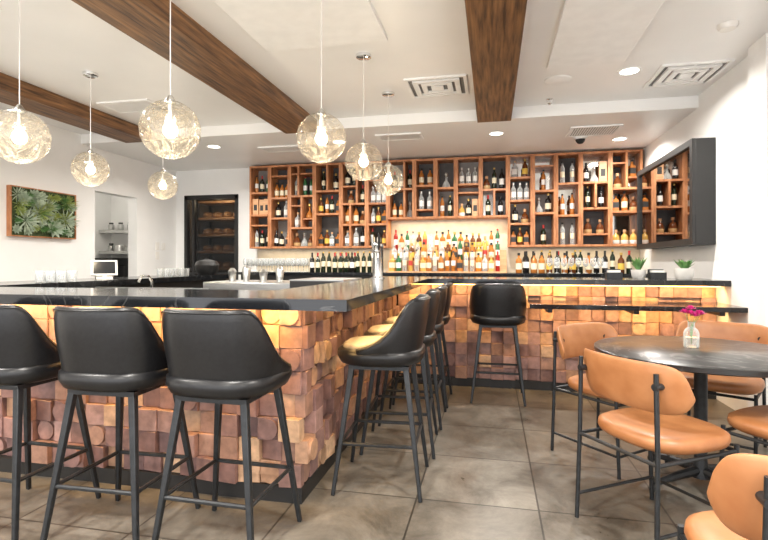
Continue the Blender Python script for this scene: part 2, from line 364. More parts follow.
def clad(O,u,n,L,z0,z1,rows=8):
    bm=BM(); lay=bm.loops.layers.float_color.new("Col")
    O=Vector(O);u=Vector(u);n=Vector(n);Z=Vector((0,0,1))
    h=(z1-z0)/rows; cols=max(1,round(L/h)); w=L/cols
    for i in range(cols):
        for j in range(rows):
            c=R.choice(PAL); k=R.uniform(0.8,1.1); c=tuple(x*k for x in c)
            d=R.choice([0.012,0.025,0.04,0.055,0.07])
            a0,a1=i*w,(i+1)*w; b0,b1=z0+j*h,z0+(j+1)*h
            tilt=R.choice([0,0,0.015,-0.015])
            g=0.0008; ch=0.0025
            def P(s,t,dd): return O+u*s+Z*t+n*dd
            q=[P(a0+g,b0+g,0),P(a1-g,b0+g,0),P(a1-g,b1-g,0),P(a0+g,b1-g,0)]
            m_=[P(a0+g,b0+g,d-ch-tilt/2),P(a1-g,b0+g,d-ch+tilt/2),P(a1-g,b1-g,d-ch+tilt/2),P(a0+g,b1-g,d-ch-tilt/2)]
            f_=[P(a0+g+ch,b0+g+ch,d-tilt/2),P(a1-g-ch,b0+g+ch,d+tilt/2),P(a1-g-ch,b1-g-ch,d+tilt/2),P(a0+g+ch,b1-g-ch,d-tilt/2)]
            V=[[bm.verts.new(x) for x in s] for s in (q,m_,f_)]
            fs=[]
            for r_ in range(2):
                for e in range(4):
                    fs.append(bm.faces.new([V[r_][e],V[r_][(e+1)%4],V[r_+1][(e+1)%4],V[r_+1][e]]))
            fs.append(bm.faces.new(V[2]))
            if R.random()<0.22:
                cx=(a0+a1)/2; cz=(b0+b1)/2; rr=h*0.46; nn=20
                A=[bm.verts.new(P(cx+rr*math.cos(2*math.pi*t/nn),cz+rr*math.sin(2*math.pi*t/nn),d-0.01)) for t in range(nn)]
                B=[bm.verts.new(P(cx+rr*math.cos(2*math.pi*t/nn),cz+rr*math.sin(2*math.pi*t/nn),d+0.014)) for t in range(nn)]
                for t in range(nn): fs.append(bm.faces.new([A[t],A[(t+1)%nn],B[(t+1)%nn],B[t]]))
                fs.append(bm.faces.new(B))
            for f in fs:
                for l in f.loops: l[lay]=(*c,1)
    ob=fin("block_cladding",bm,M_block,bar)
    ob["kind"]="stuff"
clad((-3.8,2.47,0),(1,0,0),(0,-1,0),2.8+0.04,0.085,CT0)
clad((-1.0,2.44,0),(0,1,0),(1,0,0),2.65,0.085,CT0)
clad((-0.95,5.13,0),(1,0,0),(0,-1,0),XR+0.94,0.085,CT0)
bm=BM()
box(bm,-3.8,-0.84,2.30,2.32,CT0-0.012,CT0); box(bm,-0.86,-0.84,2.32,4.98,CT0-0.012,CT0); box(bm,-0.84,XR-0.02,4.96,4.98,CT0-0.012,CT0)
fin("led_strip",bm,M_led,bar)
def led(x,y,z,sx,sy,e,tilt=(0,0,0),c=(1,0.60,0.22)):
    l=bpy.data.lights.new("under_counter_light","AREA"); l.shape='RECTANGLE'; l.size=sx; l.size_y=sy; l.energy=e; l.color=c
    o=bpy.data.objects.new("under_counter_light",l); COL.objects.link(o); o.location=(x,y,z); o.rotation_euler=tilt
led(-2.35,2.28,1.02,2.9,0.03,21,(math.radians(35),0,0))
led(-0.80,3.65,1.02,0.03,2.6,12,(0,math.radians(-35),0))
led(0.55,4.93,1.02,2.8,0.03,13,(math.radians(35),0,0))
led(1.15,4.9,0.82,1.6,0.03,8,(math.radians(25),0,0))
bm=BM(); box(bm,0.32,XR-0.004,4.5,5.06,0.845,0.885); lt=fin("drink_ledge",bm,M_granite,bar,bev=0.003); lt["label"]="low black stone drink ledge"
for x in (0.5,1.2,1.85):
    bm=BM(); box(bm,x-0.02,x+0.02,4.6,5.06,0.805,0.845); fin("ledge_bracket",bm,M_black,lt)

# ------------------------------------------------------------------ bar stool prototype
def make_stool():
    root=empty("bar_stool")
    bm=BM(); nT=29; nZ=8; O=[];I=[]
    def hq(at_):
        q=min(1,max(0,(at_-44)/62)); return 0.79+0.27*0.5*(1+math.cos(math.pi*q))
    for i in range(nT):
        t=(i/(nT-1)*2-1)*math.radians(112); at_=abs(math.degrees(t)); h=hq(at_)
        ct,st=math.cos(t),math.sin(t)
        sx=math.copysign(abs(st)**0.70,st); cy=math.copysign(abs(ct)**0.70,ct)
        ro=[];ri=[]
        for k in range(nZ):
            s=k/(nZ-1); z=0.715+(h-0.715)*s
            kx=0.90+0.10*min(1,s*1.5)-0.02*max(0,s-0.6)
            ty=-0.035*s*max(0,ct)
            th=0.034*(0.75 if k in (0,nZ-1) else 1)
            ro.append(bm.verts.new((0.255*kx*sx, -0.235*kx*cy+ty, z)))
            ri.append(bm.verts.new(((0.255*kx-th)*sx, -(0.235*kx-th)*cy+ty, z+(0.006 if k==nZ-1 else 0))))
        O.append(ro);I.append(ri)
    for i in range(nT-1):
        for k in range(nZ-1):
            bm.faces.new([O[i][k],O[i+1][k],O[i+1][k+1],O[i][k+1]]); bm.faces.new([I[i][k],I[i][k+1],I[i+1][k+1],I[i+1][k]])
        bm.faces.new([O[i][-1],O[i+1][-1],I[i+1][-1],I[i][-1]]); bm.faces.new([O[i][0],I[i][0],I[i+1][0],O[i+1][0]])
    for i in (0,nT-1):
        for k in range(nZ-1): bm.faces.new([O[i][k],O[i][k+1],I[i][k+1],I[i][k]])
    fin("backrest",bm,M_leather,root,sub=1)
    bm=BM(); pts=[]
    for i in range(1,nT-1):
        t=(i/(nT-1)*2-1)*math.radians(112); at_=abs(math.degrees(t)); h=hq(at_)
        ct,st=math.cos(t),math.sin(t); sx=math.copysign(abs(st)**0.70,st); cy=math.copysign(abs(ct)**0.70,ct)
        kx=0.985; pts.append((0.256*kx*sx,-0.237*kx*cy-0.033*max(0,ct),h-0.014))
    tube(bm,pts,0.0035,6); fin("piping",bm,M_leather,root,ang=180)
    bm=BM(); squircle(bm,0.25,0.245,[(0,0.685),(0.75,0.685),(0.93,0.70),(1.0,0.735),(0.99,0.768),(0.9,0.778),(0,0.773)],e=2.8,c=(0,0.005,0)); fin("seat",bm,M_leather,root,ang=180)
    bm=BM(); squircle(bm,0.205,0.215,[(0,0.768),(0.98,0.77),(1.0,0.784),(0.93,0.799),(0.6,0.805),(0,0.805)],e=2.8,c=(0,0.01,0)); o=fin("seat_cushion",bm,M_pad,root,ang=180); o["label"]="leather seat cushion with warm light painted tan"
    bm=BM(); box(bm,-0.165,0.165,-0.165,0.165,0.665,0.687); fin("seat_plate",bm,M_black,root)
    def at(sx,sy,z): 
        f=(0.67-z)/0.67; return (sx*(0.15+0.08*f), sy*(0.15+0.085*f), z)
    for sx in (-1,1):
        for sy in (-1,1):
            bm=BM(); cyl(bm,at(sx,sy,0.67),at(sx,sy,0.0),0.022,0.0145,seg=4); fin("leg",bm,M_black,root,bev=0.004)
    bm=BM()
    for a,b in [((-1,1),(1,1)),((-1,-1),(1,-1)),((-1,-1),(-1,1)),((1,-1),(1,1))]:
        z=0.27; cyl(bm,at(*a,z),at(*b,z),0.010,seg=8)
    fin("footrest",bm,M_black,root)
    return root
stool=make_stool()
stool.location=(-1.14,2.04,0); stool.rotation_euler=(0,0,-0.02); thing(stool,"black leather bucket bar stool with metal legs, back turned outward","bar stool","bar stools at the counter")
for x,r in [(-1.68,0.03),(-2.27,-0.02)]: copy_thing(stool,(x,2.04,0),r)
for y,r in [(2.80,0.0),(3.38,0.02),(3.95,-0.03),(4.52,-0.05)]:
    n=copy_thing(stool,(-0.61,y,0),math.pi/2+r+0.05); n["label"]="black leather bucket bar stool with seat cushion painted in warm light"
n=copy_thing(stool,(0.05,4.72,0),0.0)

# ------------------------------------------------------------------ dining chairs
def make_chair():
    root=empty("dining_chair")
    bm=BM(); nT=25;nZ=8; O=[];I=[]
    for i in range(nT):
        t=(i/(nT-1)*2-1); x=0.28*math.sin(t*1.2)/math.sin(1.2); y=-0.25+0.11*(abs(t)**2.4)
        hh=0.11*(1-0.9*abs(t)**7)**0.5
        ny=1.0; nx=-0.6*t
        L=math.hypot(nx,ny); nx/=L; ny/=L
        ro=[];ri=[]
        for k in range(nZ):
            s=k/(nZ-1)*2-1; z=0.72+hh*s
            th=0.017*(1-abs(s)**4*0.75)*(1-0.6*abs(t)**8)
            lean=-0.02*s
            ro.append(bm.verts.new((x-nx*th,y-ny*th+lean,z))); ri.append(bm.verts.new((x+nx*th,y+ny*th+lean,z)))
        O.append(ro);I.append(ri)
    for i in range(nT-1):
        for k in range(nZ-1):
            bm.faces.new([O[i][k],O[i+1][k],O[i+1][k+1],O[i][k+1]]); bm.faces.new([I[i][k],I[i][k+1],I[i+1][k+1],I[i+1][k]])
        bm.faces.new([O[i][-1],O[i+1][-1],I[i+1][-1],I[i][-1]]); bm.faces.new([O[i][0],I[i][0],I[i+1][0],O[i+1][0]])
    for i in (0,nT-1):
        for k in range(nZ-1): bm.faces.new([O[i][k],O[i][k+1],I[i][k+1],I[i][k]])
    fin("backrest",bm,M_tan,root,sub=1)
    bm=BM(); squircle(bm,0.25,0.235,[(0,0.43),(0.86,0.43),(0.97,0.445),(1.0,0.465),(0.985,0.487),(0.9,0.50),(0.6,0.495),(0,0.49)],e=3.0,c=(0,0.01,0),taper=0.04); fin("seat",bm,M_tan,root,ang=180)
    for sx in (-1,1):
        bm=BM(); tube(bm,[(sx*0.225,-0.275,0.0),(sx*0.218,-0.262,0.45),(sx*0.21,-0.262,0.79)],0.0105,10); fin("leg",bm,M_black,root)
        bm=BM(); tube(bm,[(sx*0.225,0.225,0.0),(sx*0.225,0.205,0.445)],0.0105,10); fin("leg",bm,M_black,root)
    for nm,z,y0,y1,r in [("seat_frame",0.415,-0.264,0.207,0.009),("leg_stretcher",0.12,-0.272,0.218,0.008)]:
        bm=BM()
        for sx in (-1,1): tube(bm,[(sx*0.221,y0,z),(sx*0.224,y1,z)],r,8)
        tube(bm,[(-0.224,y1,z),(0.224,y1,z)],r,8)
        if nm=="seat_frame": tube(bm,[(-0.221,y0,z),(0.221,y0,z)],r,8)
        fin(nm,bm,M_black,root)
    for sx in (-1,1):
        bm=BM(); cyl(bm,(sx*0.205,-0.20,0.735),(sx*0.21,-0.272,0.735),0.015,seg=12); fin("bracket",bm,M_black,root)
    return root
def face(fx,fy): return math.atan2(-fx,fy)
chair=make_chair(); chair.location=(0.76,2.56,0); chair.rotation_euler=(0,0,face(0.83,0.55))
thing(chair,"tan leather dining chair with black metal frame by the table","chair","tan leather dining chairs")
copy_thing(chair,(0.74,3.42,0),face(0.62,-0.72))
copy_thing(chair,(1.47,3.72,0),face(-0.5,-0.85))
copy_thing(chair,(1.42,2.74,0),face(-0.6,0.8))
n=copy_thing(chair,(0.79,1.48,0),face(0.0,1)); n["label"]="tan leather dining chair standing apart from the table"

# table
tb=empty("dining_table",(1.16,3.16,0)); thing(tb,"round black marble-topped dining table on a black pedestal","table")
bm=BM(); lathe(bm,[(0,0.718),(0.55,0.718),(0.56,0.724),(0.56,0.746),(0.554,0.75),(0,0.75)],72); fin("table_top",bm,M_tabletop,tb)
bm=BM(); lathe(bm,[(0,0.03),(0.05,0.03),(0.045,0.07),(0.034,0.12),(0.034,0.62),(0.06,0.69),(0.14,0.71),(0.14,0.718),(0,0.718)],20); fin("pedestal_column",bm,M_black,tb)
for k in range(4):
    bm=BM()
    a=math.radians(30+90*k); c,s=math.cos(a),math.sin(a)
    tube(bm,[(0.02*c,0.02*s,0.07),(0.2*c,0.2*s,0.055),(0.34*c,0.34*s,0.035)],[0.028,0.022,0.016],8)
    lathe(bm,[(0,0),(0.024,0),(0.026,0.012),(0.018,0.032),(0,0.034)],14,c=(0.34*c,0.34*s,0))
    fin("pedestal_foot",bm,M_black,tb)
vs=empty("flower_vase",(1.14,3.24,0.75)); thing(vs,"small clear glass bottle vase holding magenta flowers on the table","vase")
bm=BM(); lathe(bm,[(0,0.0),(0.038,0.0),(0.041,0.006),(0.041,0.085),(0.033,0.105),(0.019,0.118),(0.018,0.145),(0.022,0.15)],20); fin("vase_body",bm,M_clear,vs)
bm=BM(); lathe(bm,[(0,0.004),(0.037,0.004),(0.038,0.06),(0,0.06)],16); fin("water",bm,glassy("water",(0.6,0.66,0.6),0.1),vs)
heads=[(-0.035,0.0,0.205),(0.0,0.01,0.225),(0.036,-0.005,0.2),(0.012,-0.02,0.188),(0.055,0.012,0.195),(-0.01,-0.02,0.2)]
bm=BM()
for h in heads: tube(bm,[(0,0,0.02),(h[0]*0.2,h[1]*0.2,0.13),h],0.0018,6)
fin("stem",bm,M_leaf,vs)
for h in heads:
    bm=BM()
    for rg,(n_,rad,up) in enumerate([(9,0.03,0.0),(7,0.022,0.008),(5,0.013,0.014)]):
        for i in range(n_):
            a=2*math.pi*i/n_+rg*0.4; c,s=math.cos(a),math.sin(a)
            p0=Vector((0,0,0)); p1=Vector((c*rad*0.6-s*0.009,s*rad*0.6+c*0.009,up)); p2=Vector((c*rad,s*rad,up+0.008)); p3=Vector((c*rad*0.6+s*0.009,s*rad*0.6-c*0.009,up))
            bm.faces.new([bm.verts.new(x) for x in (p0,p1,p2,p3)])
    lathe(bm,[(0,-0.006),(0.01,0),(0.008,0.014),(0,0.017)],8)
    fin("flower",bm,M_pink,vs,loc=h)

# ------------------------------------------------------------------ pendants
def make_pendant(x,y,z,r=0.15):
    root=empty("pendant_lamp",(x,y,ZC)); thing(root,"seeded clear glass globe pendant lamp with glowing bulb","pendant lamp","glass globe pendants over the bar")
    dz=z-ZC
    bm=BM(); lathe(bm,[(0,-0.03),(0.045,-0.03),(0.06,-0.022),(0.062,0),(0,0)],24); fin("canopy",bm,M_chrome,root)
    bm=BM(); cyl(bm,(0,0,-0.03),(0,0,dz+r+0.03),0.0028,seg=8); fin("cord",bm,M_white,root)
    bm=BM(); lathe(bm,[(0,dz+r+0.03),(0.010,dz+r+0.028),(0.028,dz+r+0.0),(0.028,dz+r-0.012),(0.014,dz+r-0.02),(0.014,dz+0.05),(0,dz+0.05)],20); fin("lamp_socket",bm,M_steel,root)
    bm=BM(); prof=[(0,-r)]
    for k in range(1,22):
        a=-math.pi/2+math.pi*k/22
        if r*math.cos(a)<0.028 and a>0: break
        prof.append((r*math.cos(a)*(1+0.012*math.sin(k*2.3)),r*math.sin(a)))
    lathe(bm,prof,40)
    fin("globe_shade",bm,M_globe,root,loc=(0,0,dz),ang=180)
    bm=BM(); lathe(bm,[(0,-0.042),(0.02,-0.038),(0.035,-0.02),(0.038,0),(0.032,0.018),(0.018,0.038),(0.016,0.05),(0,0.05)],18); fin("bulb",bm,M_bulb,root,loc=(0,0,dz))
    l=bpy.data.lights.new("pendant_light","POINT"); l.energy=7; l.color=(1,0.84,0.62); l.shadow_soft_size=0.05
    lo=bpy.data.objects.new("pendant_light",l); COL.objects.link(lo); lo.location=(x,y,z-0.095)
for p_ in [(-1.63,2.3,1.935),(-2.58,2.3,1.95),(-3.43,3.73,2.06),(-3.45,4.74,2.07),(-1.01,2.88,2.0),(-1.0,3.86,2.05),(-0.99,4.78,2.05)]:
    make_pendant(*p_)

# ------------------------------------------------------------------ back bar counter
BC=1.10
root=empty("back_bar_cabinet",(0,0,0)); thing(root,"dark back bar cabinet with stone top along the back wall","cabinet")
bm=BM(); box(bm,-3.72,XR-0.005,6.95,YB-0.008,0,BC-0.04); fin("cabinet_body",bm,M_blackp,root)
bm=BM(); box(bm,-3.75,XR-0.005,6.9,YB-0.008,BC-0.04,BC); fin("cabinet_top",bm,M_granite,root)

# ------------------------------------------------------------------ bottles
def gm(name,c,r=0.1,c2=None): return mat(name,c,r,c2=c2,scale=20)
G={ 'dark':gm("dark_green_glass",(0.012,0.02,0.01)),'black':gm("black_glass",(0.01,0.009,0.009)),'amber':gm("amber_liquid",(0.42,0.15,0.03)),
   'brown':gm("brown_glass",(0.12,0.035,0.01)),'clear':glassy("clear_bottle_glass",(0.7,0.73,0.72),0.3),'green':gm("green_glass",(0.03,0.13,0.05)),
   'red':gm("red_liquid",(0.32,0.02,0.015)),'gold':gm("golden_liquid",(0.6,0.36,0.09)),'blue':gm("blue_glass",(0.04,0.14,0.25)),'orange':gm("orange_liquid",(0.6,0.2,0.03))}
Lb={'cream':gm("cream_label",(0.75,0.68,0.5),0.7),'white':gm("white_label",(0.8,0.8,0.77),0.7),'blackl':gm("black_label",(0.03,0.03,0.03),0.6),'redl':gm("red_label",(0.5,0.04,0.03),0.6),'tanl':gm("tan_label",(0.5,0.33,0.15),0.7),'yel':gm("yellow_label",(0.75,0.5,0.08),0.6)}
Cp={'blk':M_blackp,'gold':mat("gold_cap",(0.6,0.4,0.12),0.3,0.8),'red':gm("red_cap",(0.4,0.02,0.02),0.4),'wood':M_shelfL,'silver':M_steel}
def bottle(kind,g,l,c):
    bm=BM()
    if kind=='wine': lathe(bm,[(0,0.002),(0.034,0),(0.0375,0.004),(0.0375,0.07),(0.038,0.07),(0.038,0.155),(0.0375,0.155),(0.0375,0.19),(0.031,0.215),(0.016,0.235),(0.0145,0.25),(0.0155,0.25),(0.0155,0.305),(0,0.305)],14,mis=[0,0,0,0,1,0,0,0,0,0,2,2,2])
    elif kind=='round': lathe(bm,[(0,0.002),(0.038,0),(0.042,0.005),(0.042,0.05),(0.0425,0.05),(0.0425,0.135),(0.042,0.135),(0.042,0.17),(0.033,0.195),(0.017,0.21),(0.015,0.245),(0.019,0.245),(0.019,0.28),(0,0.28)],14,mis=[0,0,0,0,1,0,0,0,0,0,2,2,2])
    elif kind=='slim': lathe(bm,[(0,0.002),(0.03,0),(0.033,0.004),(0.033,0.09),(0.0335,0.09),(0.0335,0.17),(0.033,0.17),(0.033,0.22),(0.022,0.25),(0.0125,0.265),(0.0125,0.295),(0.015,0.295),(0.015,0.32),(0,0.32)],14,mis=[0,0,0,0,1,0,0,0,0,0,2,2,2])
    elif kind=='squat': lathe(bm,[(0,0.002),(0.048,0),(0.054,0.006),(0.056,0.06),(0.05,0.10),(0.0505,0.10),(0.038,0.135),(0.018,0.15),(0.016,0.175),(0.022,0.175),(0.022,0.215),(0,0.215)],14,mis=[0,0,1,0,0,0,0,0,2,2,2])
    elif kind=='decanter': lathe(bm,[(0,0.002),(0.05,0),(0.062,0.01),(0.06,0.04),(0.042,0.08),(0.018,0.12),(0.015,0.16),(0.022,0.175),(0.012,0.18),(0.024,0.2),(0.026,0.22),(0.015,0.24),(0,0.243)],16,mis=[0,0,0,0,0,0,0,0,2,2,2,2])
    elif kind=='giftbox':
        box(bm,-0.05,0.05,-0.045,0.045,0,0.26,0); box(bm,-0.053,0.053,-0.048,0.048,0.26,0.285,2); box(bm,-0.03,0.03,-0.0465,-0.045,0.08,0.18,1)
    else:
        def sq(a,z0,z1,mi): box(bm,-a,a,-a,a,z0,z1,mi)
        sq(0.038,0,0.05,0); sq(0.0385,0.05,0.13,1); sq(0.038,0.13,0.165,0)
        lathe(bm,[(0.036,0.165),(0.016,0.19),(0.015,0.225),(0.02,0.225),(0.02,0.255),(0,0.255)],12,mis=[0,0,2,2,2])
    nm={'wine':'wine_bottle','decanter':'decanter','giftbox':'bottle_box'}.get(kind,'liquor_bottle')
    gmat = M_shelfL if kind=='giftbox' else G[g]
    o=fin(nm,bm,[gmat,Lb[l],Cp[c]],ang=50)
    col={'dark':'dark green','black':'black','amber':'amber','brown':'brown','clear':'clear glass','green':'green','red':'red','gold':'golden','blue':'blue','orange':'orange'}[g]
    lab={'cream':'cream','white':'white','blackl':'black','redl':'red','tanl':'tan','yel':'yellow'}[l]
    if kind=='decanter': thing(o,"wide-based glass decanter with round stopper on a shelf",'decanter')
    elif kind=='giftbox': thing(o,"upright pale wooden bottle box with label on a shelf",'box')
    else:
        shp={'wine':'tall wine','round':'round-shouldered liquor','slim':'tall slim liquor','squat':'squat wide liquor','sq':'square liquor'}[kind]
        thing(o,f"{col} {shp} bottle with {lab} label",'bottle')
    ht={'wine':0.305,'round':0.28,'slim':0.32,'squat':0.215,'sq':0.255,'decanter':0.243,'giftbox':0.285}[kind]
    return [o,ht,False]
SPEC=[('round','amber','cream','blk'),('round','clear','white','silver'),('slim','clear','cream','blk'),('sq','amber','blackl','blk'),('squat','brown','tanl','wood'),('wine','dark','cream','red'),
 ('wine','black','white','blk'),('slim','green','white','red'),('round','brown','yel','gold'),('sq','clear','white','wood'),('slim','dark','cream','gold'),('squat','gold','white','wood'),('round','black','cream','gold'),('slim','amber','white','blk'),
 ('decanter','clear','white','silver'),('giftbox','brown','blackl','wood'),('decanter','amber','white','gold')]
SPEC2=[('slim','red','white','red'),('round','orange','cream','blk'),('slim','green','yel','gold'),('slim','gold','redl','silver'),('round','blue','white','silver'),('sq','gold','cream','wood'),('round','green','white','gold')]
P1=[bottle(*s) for s in SPEC]; P2=[bottle(*s) for s in SPEC2]
CNT=[0]
def put(proto,x,y,z,group,sc=1.0):
    o=proto[0]
    if not proto[2]: proto[2]=True; n=o
    else: n=o.copy(); COL.objects.link(n)
    n.location=(x,y,z); n.rotation_euler=(0,0,R.uniform(-0.5,0.5) if 'box' not in o.name else 0); n.scale=(sc,sc,sc); n["group"]=group; CNT[0]+=1
    return n

SY0,SY1=7.22,YB-0.008; BT=0.03
def unit(x0,x1,z0,z1,rows):
    w=x1-x0; root=empty("wall_shelf",(x0,SY1,z0)); thing(root,"orange-brown wooden cubby shelf unit on the wall full of bottles","shelf","wooden bottle shelves behind the bar")
    bm=BM(); dep=SY1-SY0; h=z1-z0
    box(bm,0,BT,-dep,-0.012,0,h); box(bm,w-BT,w,-dep,-0.012,0,h); box(bm,BT,w-BT,-dep,-0.012,0,BT); box(bm,BT,w-BT,-dep,-0.012,h-BT,h)
    zs=[0]
    for f in rows[:-1]: zs.append(zs[-1]+f*h)
    zs.append(h)
    cells=[]
    for k in range(1,len(zs)-1): box(bm,BT,w-BT,-dep+R.choice([0,-0.02,0.0]),-0.012,zs[k]-BT/2,zs[k]+BT/2)
    back=BM()
    for k in range(len(zs)-1):
        c0=zs[k]+(BT if k==0 else BT/2); c1=zs[k+1]-(BT if k==len(zs)-2 else BT/2)
        segs=[(BT,w-BT)]
        if w>0.36 and R.random()<0.5:
            m_=BT+(w-2*BT)*R.choice([0.35,0.5,0.65]); box(bm,m_-BT/2,m_+BT/2,-dep-0.015,-0.012,c0,c1); segs=[(BT,m_-BT/2),(m_+BT/2,w-BT)]
        for s in segs:
            box(back,s[0],s[1],-0.012,0,c0,c1,R.choice([0,0,0,0,1,1,2,2]))
            if c1-c0>0.43 and R.random()<0.8:
                zz=c0+0.33 if R.random()<0.5 else c1-0.335
                box(bm,s[0],s[1],-dep+0.01,-0.012,zz-0.012,zz+0.012); cells.append((s[0],s[1],c0,zz-0.012)); cells.append((s[0],s[1],zz+0.012,c1))
            else: cells.append((s[0],s[1],c0,c1))
    fin("shelf_frame",bm,M_shelf,root,bev=0.002)
    fin("shelf_back",back,[M_slate,M_greyb,M_mirror],root)
    for (a,b,c0,c1) in cells:
        ww=b-a; hh=c1-c0; cand=[p_ for p_ in P1 if p_[1]*0.95<hh-0.005]
        if not cand or ww<0.1: continue
        n_=max(1,int(ww/0.088)); n_=R.choice([n_,n_,n_,max(1,n_-1)])
        if ww/n_<0.1: cand=[p_ for p_ in cand if p_ not in (P1[14],P1[16])] or cand
        same=R.random()<0.3; pr=R.choice(cand)
        for i in range(n_):
            if not same: pr=R.choice(cand)
            put(pr,x0+a+ww*(i+0.5)/n_,SY0+R.uniform(0.09,0.13),z0+c0,"bottles in the wooden wall shelves",R.uniform(0.9,0.98)*(0.92 if ww/n_<0.1 else 1))
def rows_for(h):
    if h<1.0: return R.choice([[0.5,0.5],[0.45,0.55],[0.55,0.45]])
    return R.choice([[0.26,0.27,0.23,0.24],[0.33,0.34,0.33],[0.4,0.27,0.33],[0.25,0.25,0.25,0.25],[0.24,0.38,0.38],[0.27,0.24,0.49],[0.36,0.24,0.4]])
def run(xa,xb,n,z0):
    ws=[R.uniform(0.8,1.25) for _ in range(n)]; s=sum(ws); x=xa
    for w in ws:
        x2=x+w/s*(xb-xa); unit(x,x2-0.001,z0,ZS-0.03,rows_for(ZS-z0)); x=x2
run(-3.72,-1.5,6,1.46); run(-1.5,0.22,5,1.88); run(0.22,1.96,5,1.46)

for k in range(3):
    bm=BM(); z0=BC+0.002; z1=BC+0.02+0.15*k; y0=7.0+0.12*k; y1=y0+0.119 if k<2 else YB-0.03
    box(bm,-1.48,0.2,y0,y1,z1-0.02,z1); box(bm,-1.48,0.2,y0,y0+0.012,z0-0.002,z1-0.02)
    if k>0:
        for xx in (-1.48,0.188): box(bm,xx,xx+0.012,y0+0.012,y1,z0-0.002,z1-0.02)
    thing(fin("bottle_riser",bm,M_shelfL),"pale wood bottle riser step on the back bar","display stand","bottle risers")
led(-0.64,7.3,1.86,1.6,0.1,7,(0,0,0),(1,0.82,0.55))
led(1.1,7.3,1.44,1.5,0.05,4,(0,0,0),(1,0.82,0.55)); led(-2.6,7.3,1.44,2.0,0.05,5,(0,0,0),(1,0.82,0.55))
mixr=[P1[0],P1[1],P1[2],P1[3],P1[9],P1[11],P1[13],P1[8],P1[7]]
for k in range(3):
    n_=18
    for i in range(n_):
        pr=R.choice(P2+mixr+mixr)
        put(pr,-1.42+1.56*(i+0.5)/n_-0.02,7.06+0.12*k+R.uniform(-0.005,0.005),BC+0.02+0.15*k,"bottles on the lit riser",R.uniform(0.86,0.97))
wines=[P1[5],P1[6],P1[10]]
for i in range(12): put(R.choice(wines),-2.62+0.088*i,7.06,BC,"wine bottles on the back bar",0.95)
for i in range(6): put(R.choice(wines),-2.5+0.1*i,7.2,BC,"wine bottles on the back bar",0.95)
for i in range(15): put(R.choice(wines*3+[P1[0],P1[8]]),0.36+0.1*i,7.1+R.uniform(-0.02,0.02),BC,"bottles on the back bar beside the riser",0.98)
for i in range(7): put(R.choice(wines),0.45+0.11*i,7.22,BC,"bottles on the back bar beside the riser",0.98)
def wineglass():
    bm=BM(); lathe(bm,[(0,0.002),(0.033,0.0),(0.034,0.003),(0.005,0.01),(0.0035,0.08),(0.012,0.09),(0.034,0.11),(0.04,0.14),(0.036,0.18),(0.03,0.205),(0.0285,0.205),(0.034,0.18),(0.038,0.14),(0.03,0.112),(0,0.095)],14)
    o=fin("wine_glass",bm,M_clear,ang=60); return thing(o,"clear stemmed wine glass on the back bar","glass","wine glasses on the back bar")
wg=wineglass(); first=True
for j in range(3):
    for i in range(12):
        x=-3.66+0.085*i; y=6.99+0.1*j
        if first: wg.location=(x,y,BC); first=False
        else:
            n=wg.copy(); COL.objects.link(n); n.location=(x,y,BC)
for i in range(8):
    n=wg.copy(); COL.objects.link(n); n.location=(0.75+0.09*i,6.96,BC)

# ------------------------------------------------------------------ wall mounted screen
tv=empty("television",(XR,6.0,1.9)); thing(tv,"large black wall-mounted screen reflecting the bottle shelves","television")
def L_(x0,x1,y0,y1,z0,z1,bm): box(bm,x0-XR,x1-XR,y0-6.0,y1-6.0,z0-1.9,z1-1.9)
bm=BM(); L_(1.83,XR-0.001,5.1,6.9,1.41,2.39,bm)
fin("screen_housing",bm,M_blackp,tv,bev=0.004)
bm=BM(); L_(1.825,1.83,5.16,6.83,1.47,2.33,bm); fin("screen_glass",bm,M_screen,tv)
bm=BM()
for a,b,c,d in [(5.1,6.9,1.41,1.47),(5.1,6.9,2.33,2.39),(5.1,5.16,1.47,2.33),(6.84,6.9,1.47,2.33)]: L_(1.80,1.83,a,b,c,d,bm)
fin("screen_bezel",bm,M_blackp,tv)

# ------------------------------------------------------------------ living wall picture
gp=empty("vertical_garden",(XL,4.92,1.815)); thing(gp,"framed living wall panel packed with green succulents","plant panel")
hy,hz=0.44,0.28
bm=BM(); box(bm,0,0.06,-hy,-hy+0.012,-hz,hz); box(bm,0,0.06,hy-0.012,hy,-hz,hz); box(bm,0,0.06,-hy+0.012,hy-0.012,-hz,-hz+0.012); box(bm,0,0.06,-hy+0.012,hy-0.012,hz-0.012,hz)
fin("picture_frame",bm,M_shelf,gp)
bm=BM(); box(bm,0.005,0.045,-hy+0.012,hy-0.012,-hz+0.012,hz-0.012); fin("moss_bed",bm,M_moss,gp)
def rosette(mt,n_,rad,wid,lift):
    bm=BM()
    for rg in range(4):
        m_=max(4,n_-rg*2); rr=rad*(1-rg*0.22)
        for i in range(m_):
            a=2*math.pi*i/m_+rg*0.5; c,s=math.cos(a),math.sin(a)
            def P(r,w,h): return bm.verts.new((h, c*r-s*w, s*r+c*w))
            up=lift*(0.35+rg*0.5)
            p0=P(0.004,0,0.005*rg); p1=P(rr*0.55,wid*rr,up*0.6); p2=P(rr,0,up); p3=P(rr*0.55,-wid*rr,up*0.6); p4=P(rr*0.5,0,up*0.6-0.012)
            bm.faces.new([p0,p1,p4]); bm.faces.new([p1,p2,p4]); bm.faces.new([p2,p3,p4]); bm.faces.new([p3,p0,p4]) 
    return fin("succulent",bm,mt,gp,ang=10)
protos=[rosette(M_leaf2,8,0.085,0.24,0.06),rosette(M_leaf,10,0.075,0.16,0.09),rosette(M_leaf3,9,0.08,0.2,0.07),rosette(M_leaf3,10,0.14,0.06,0.12),rosette(M_leaf2,12,0.16,0.055,0.10)]
spots=[]
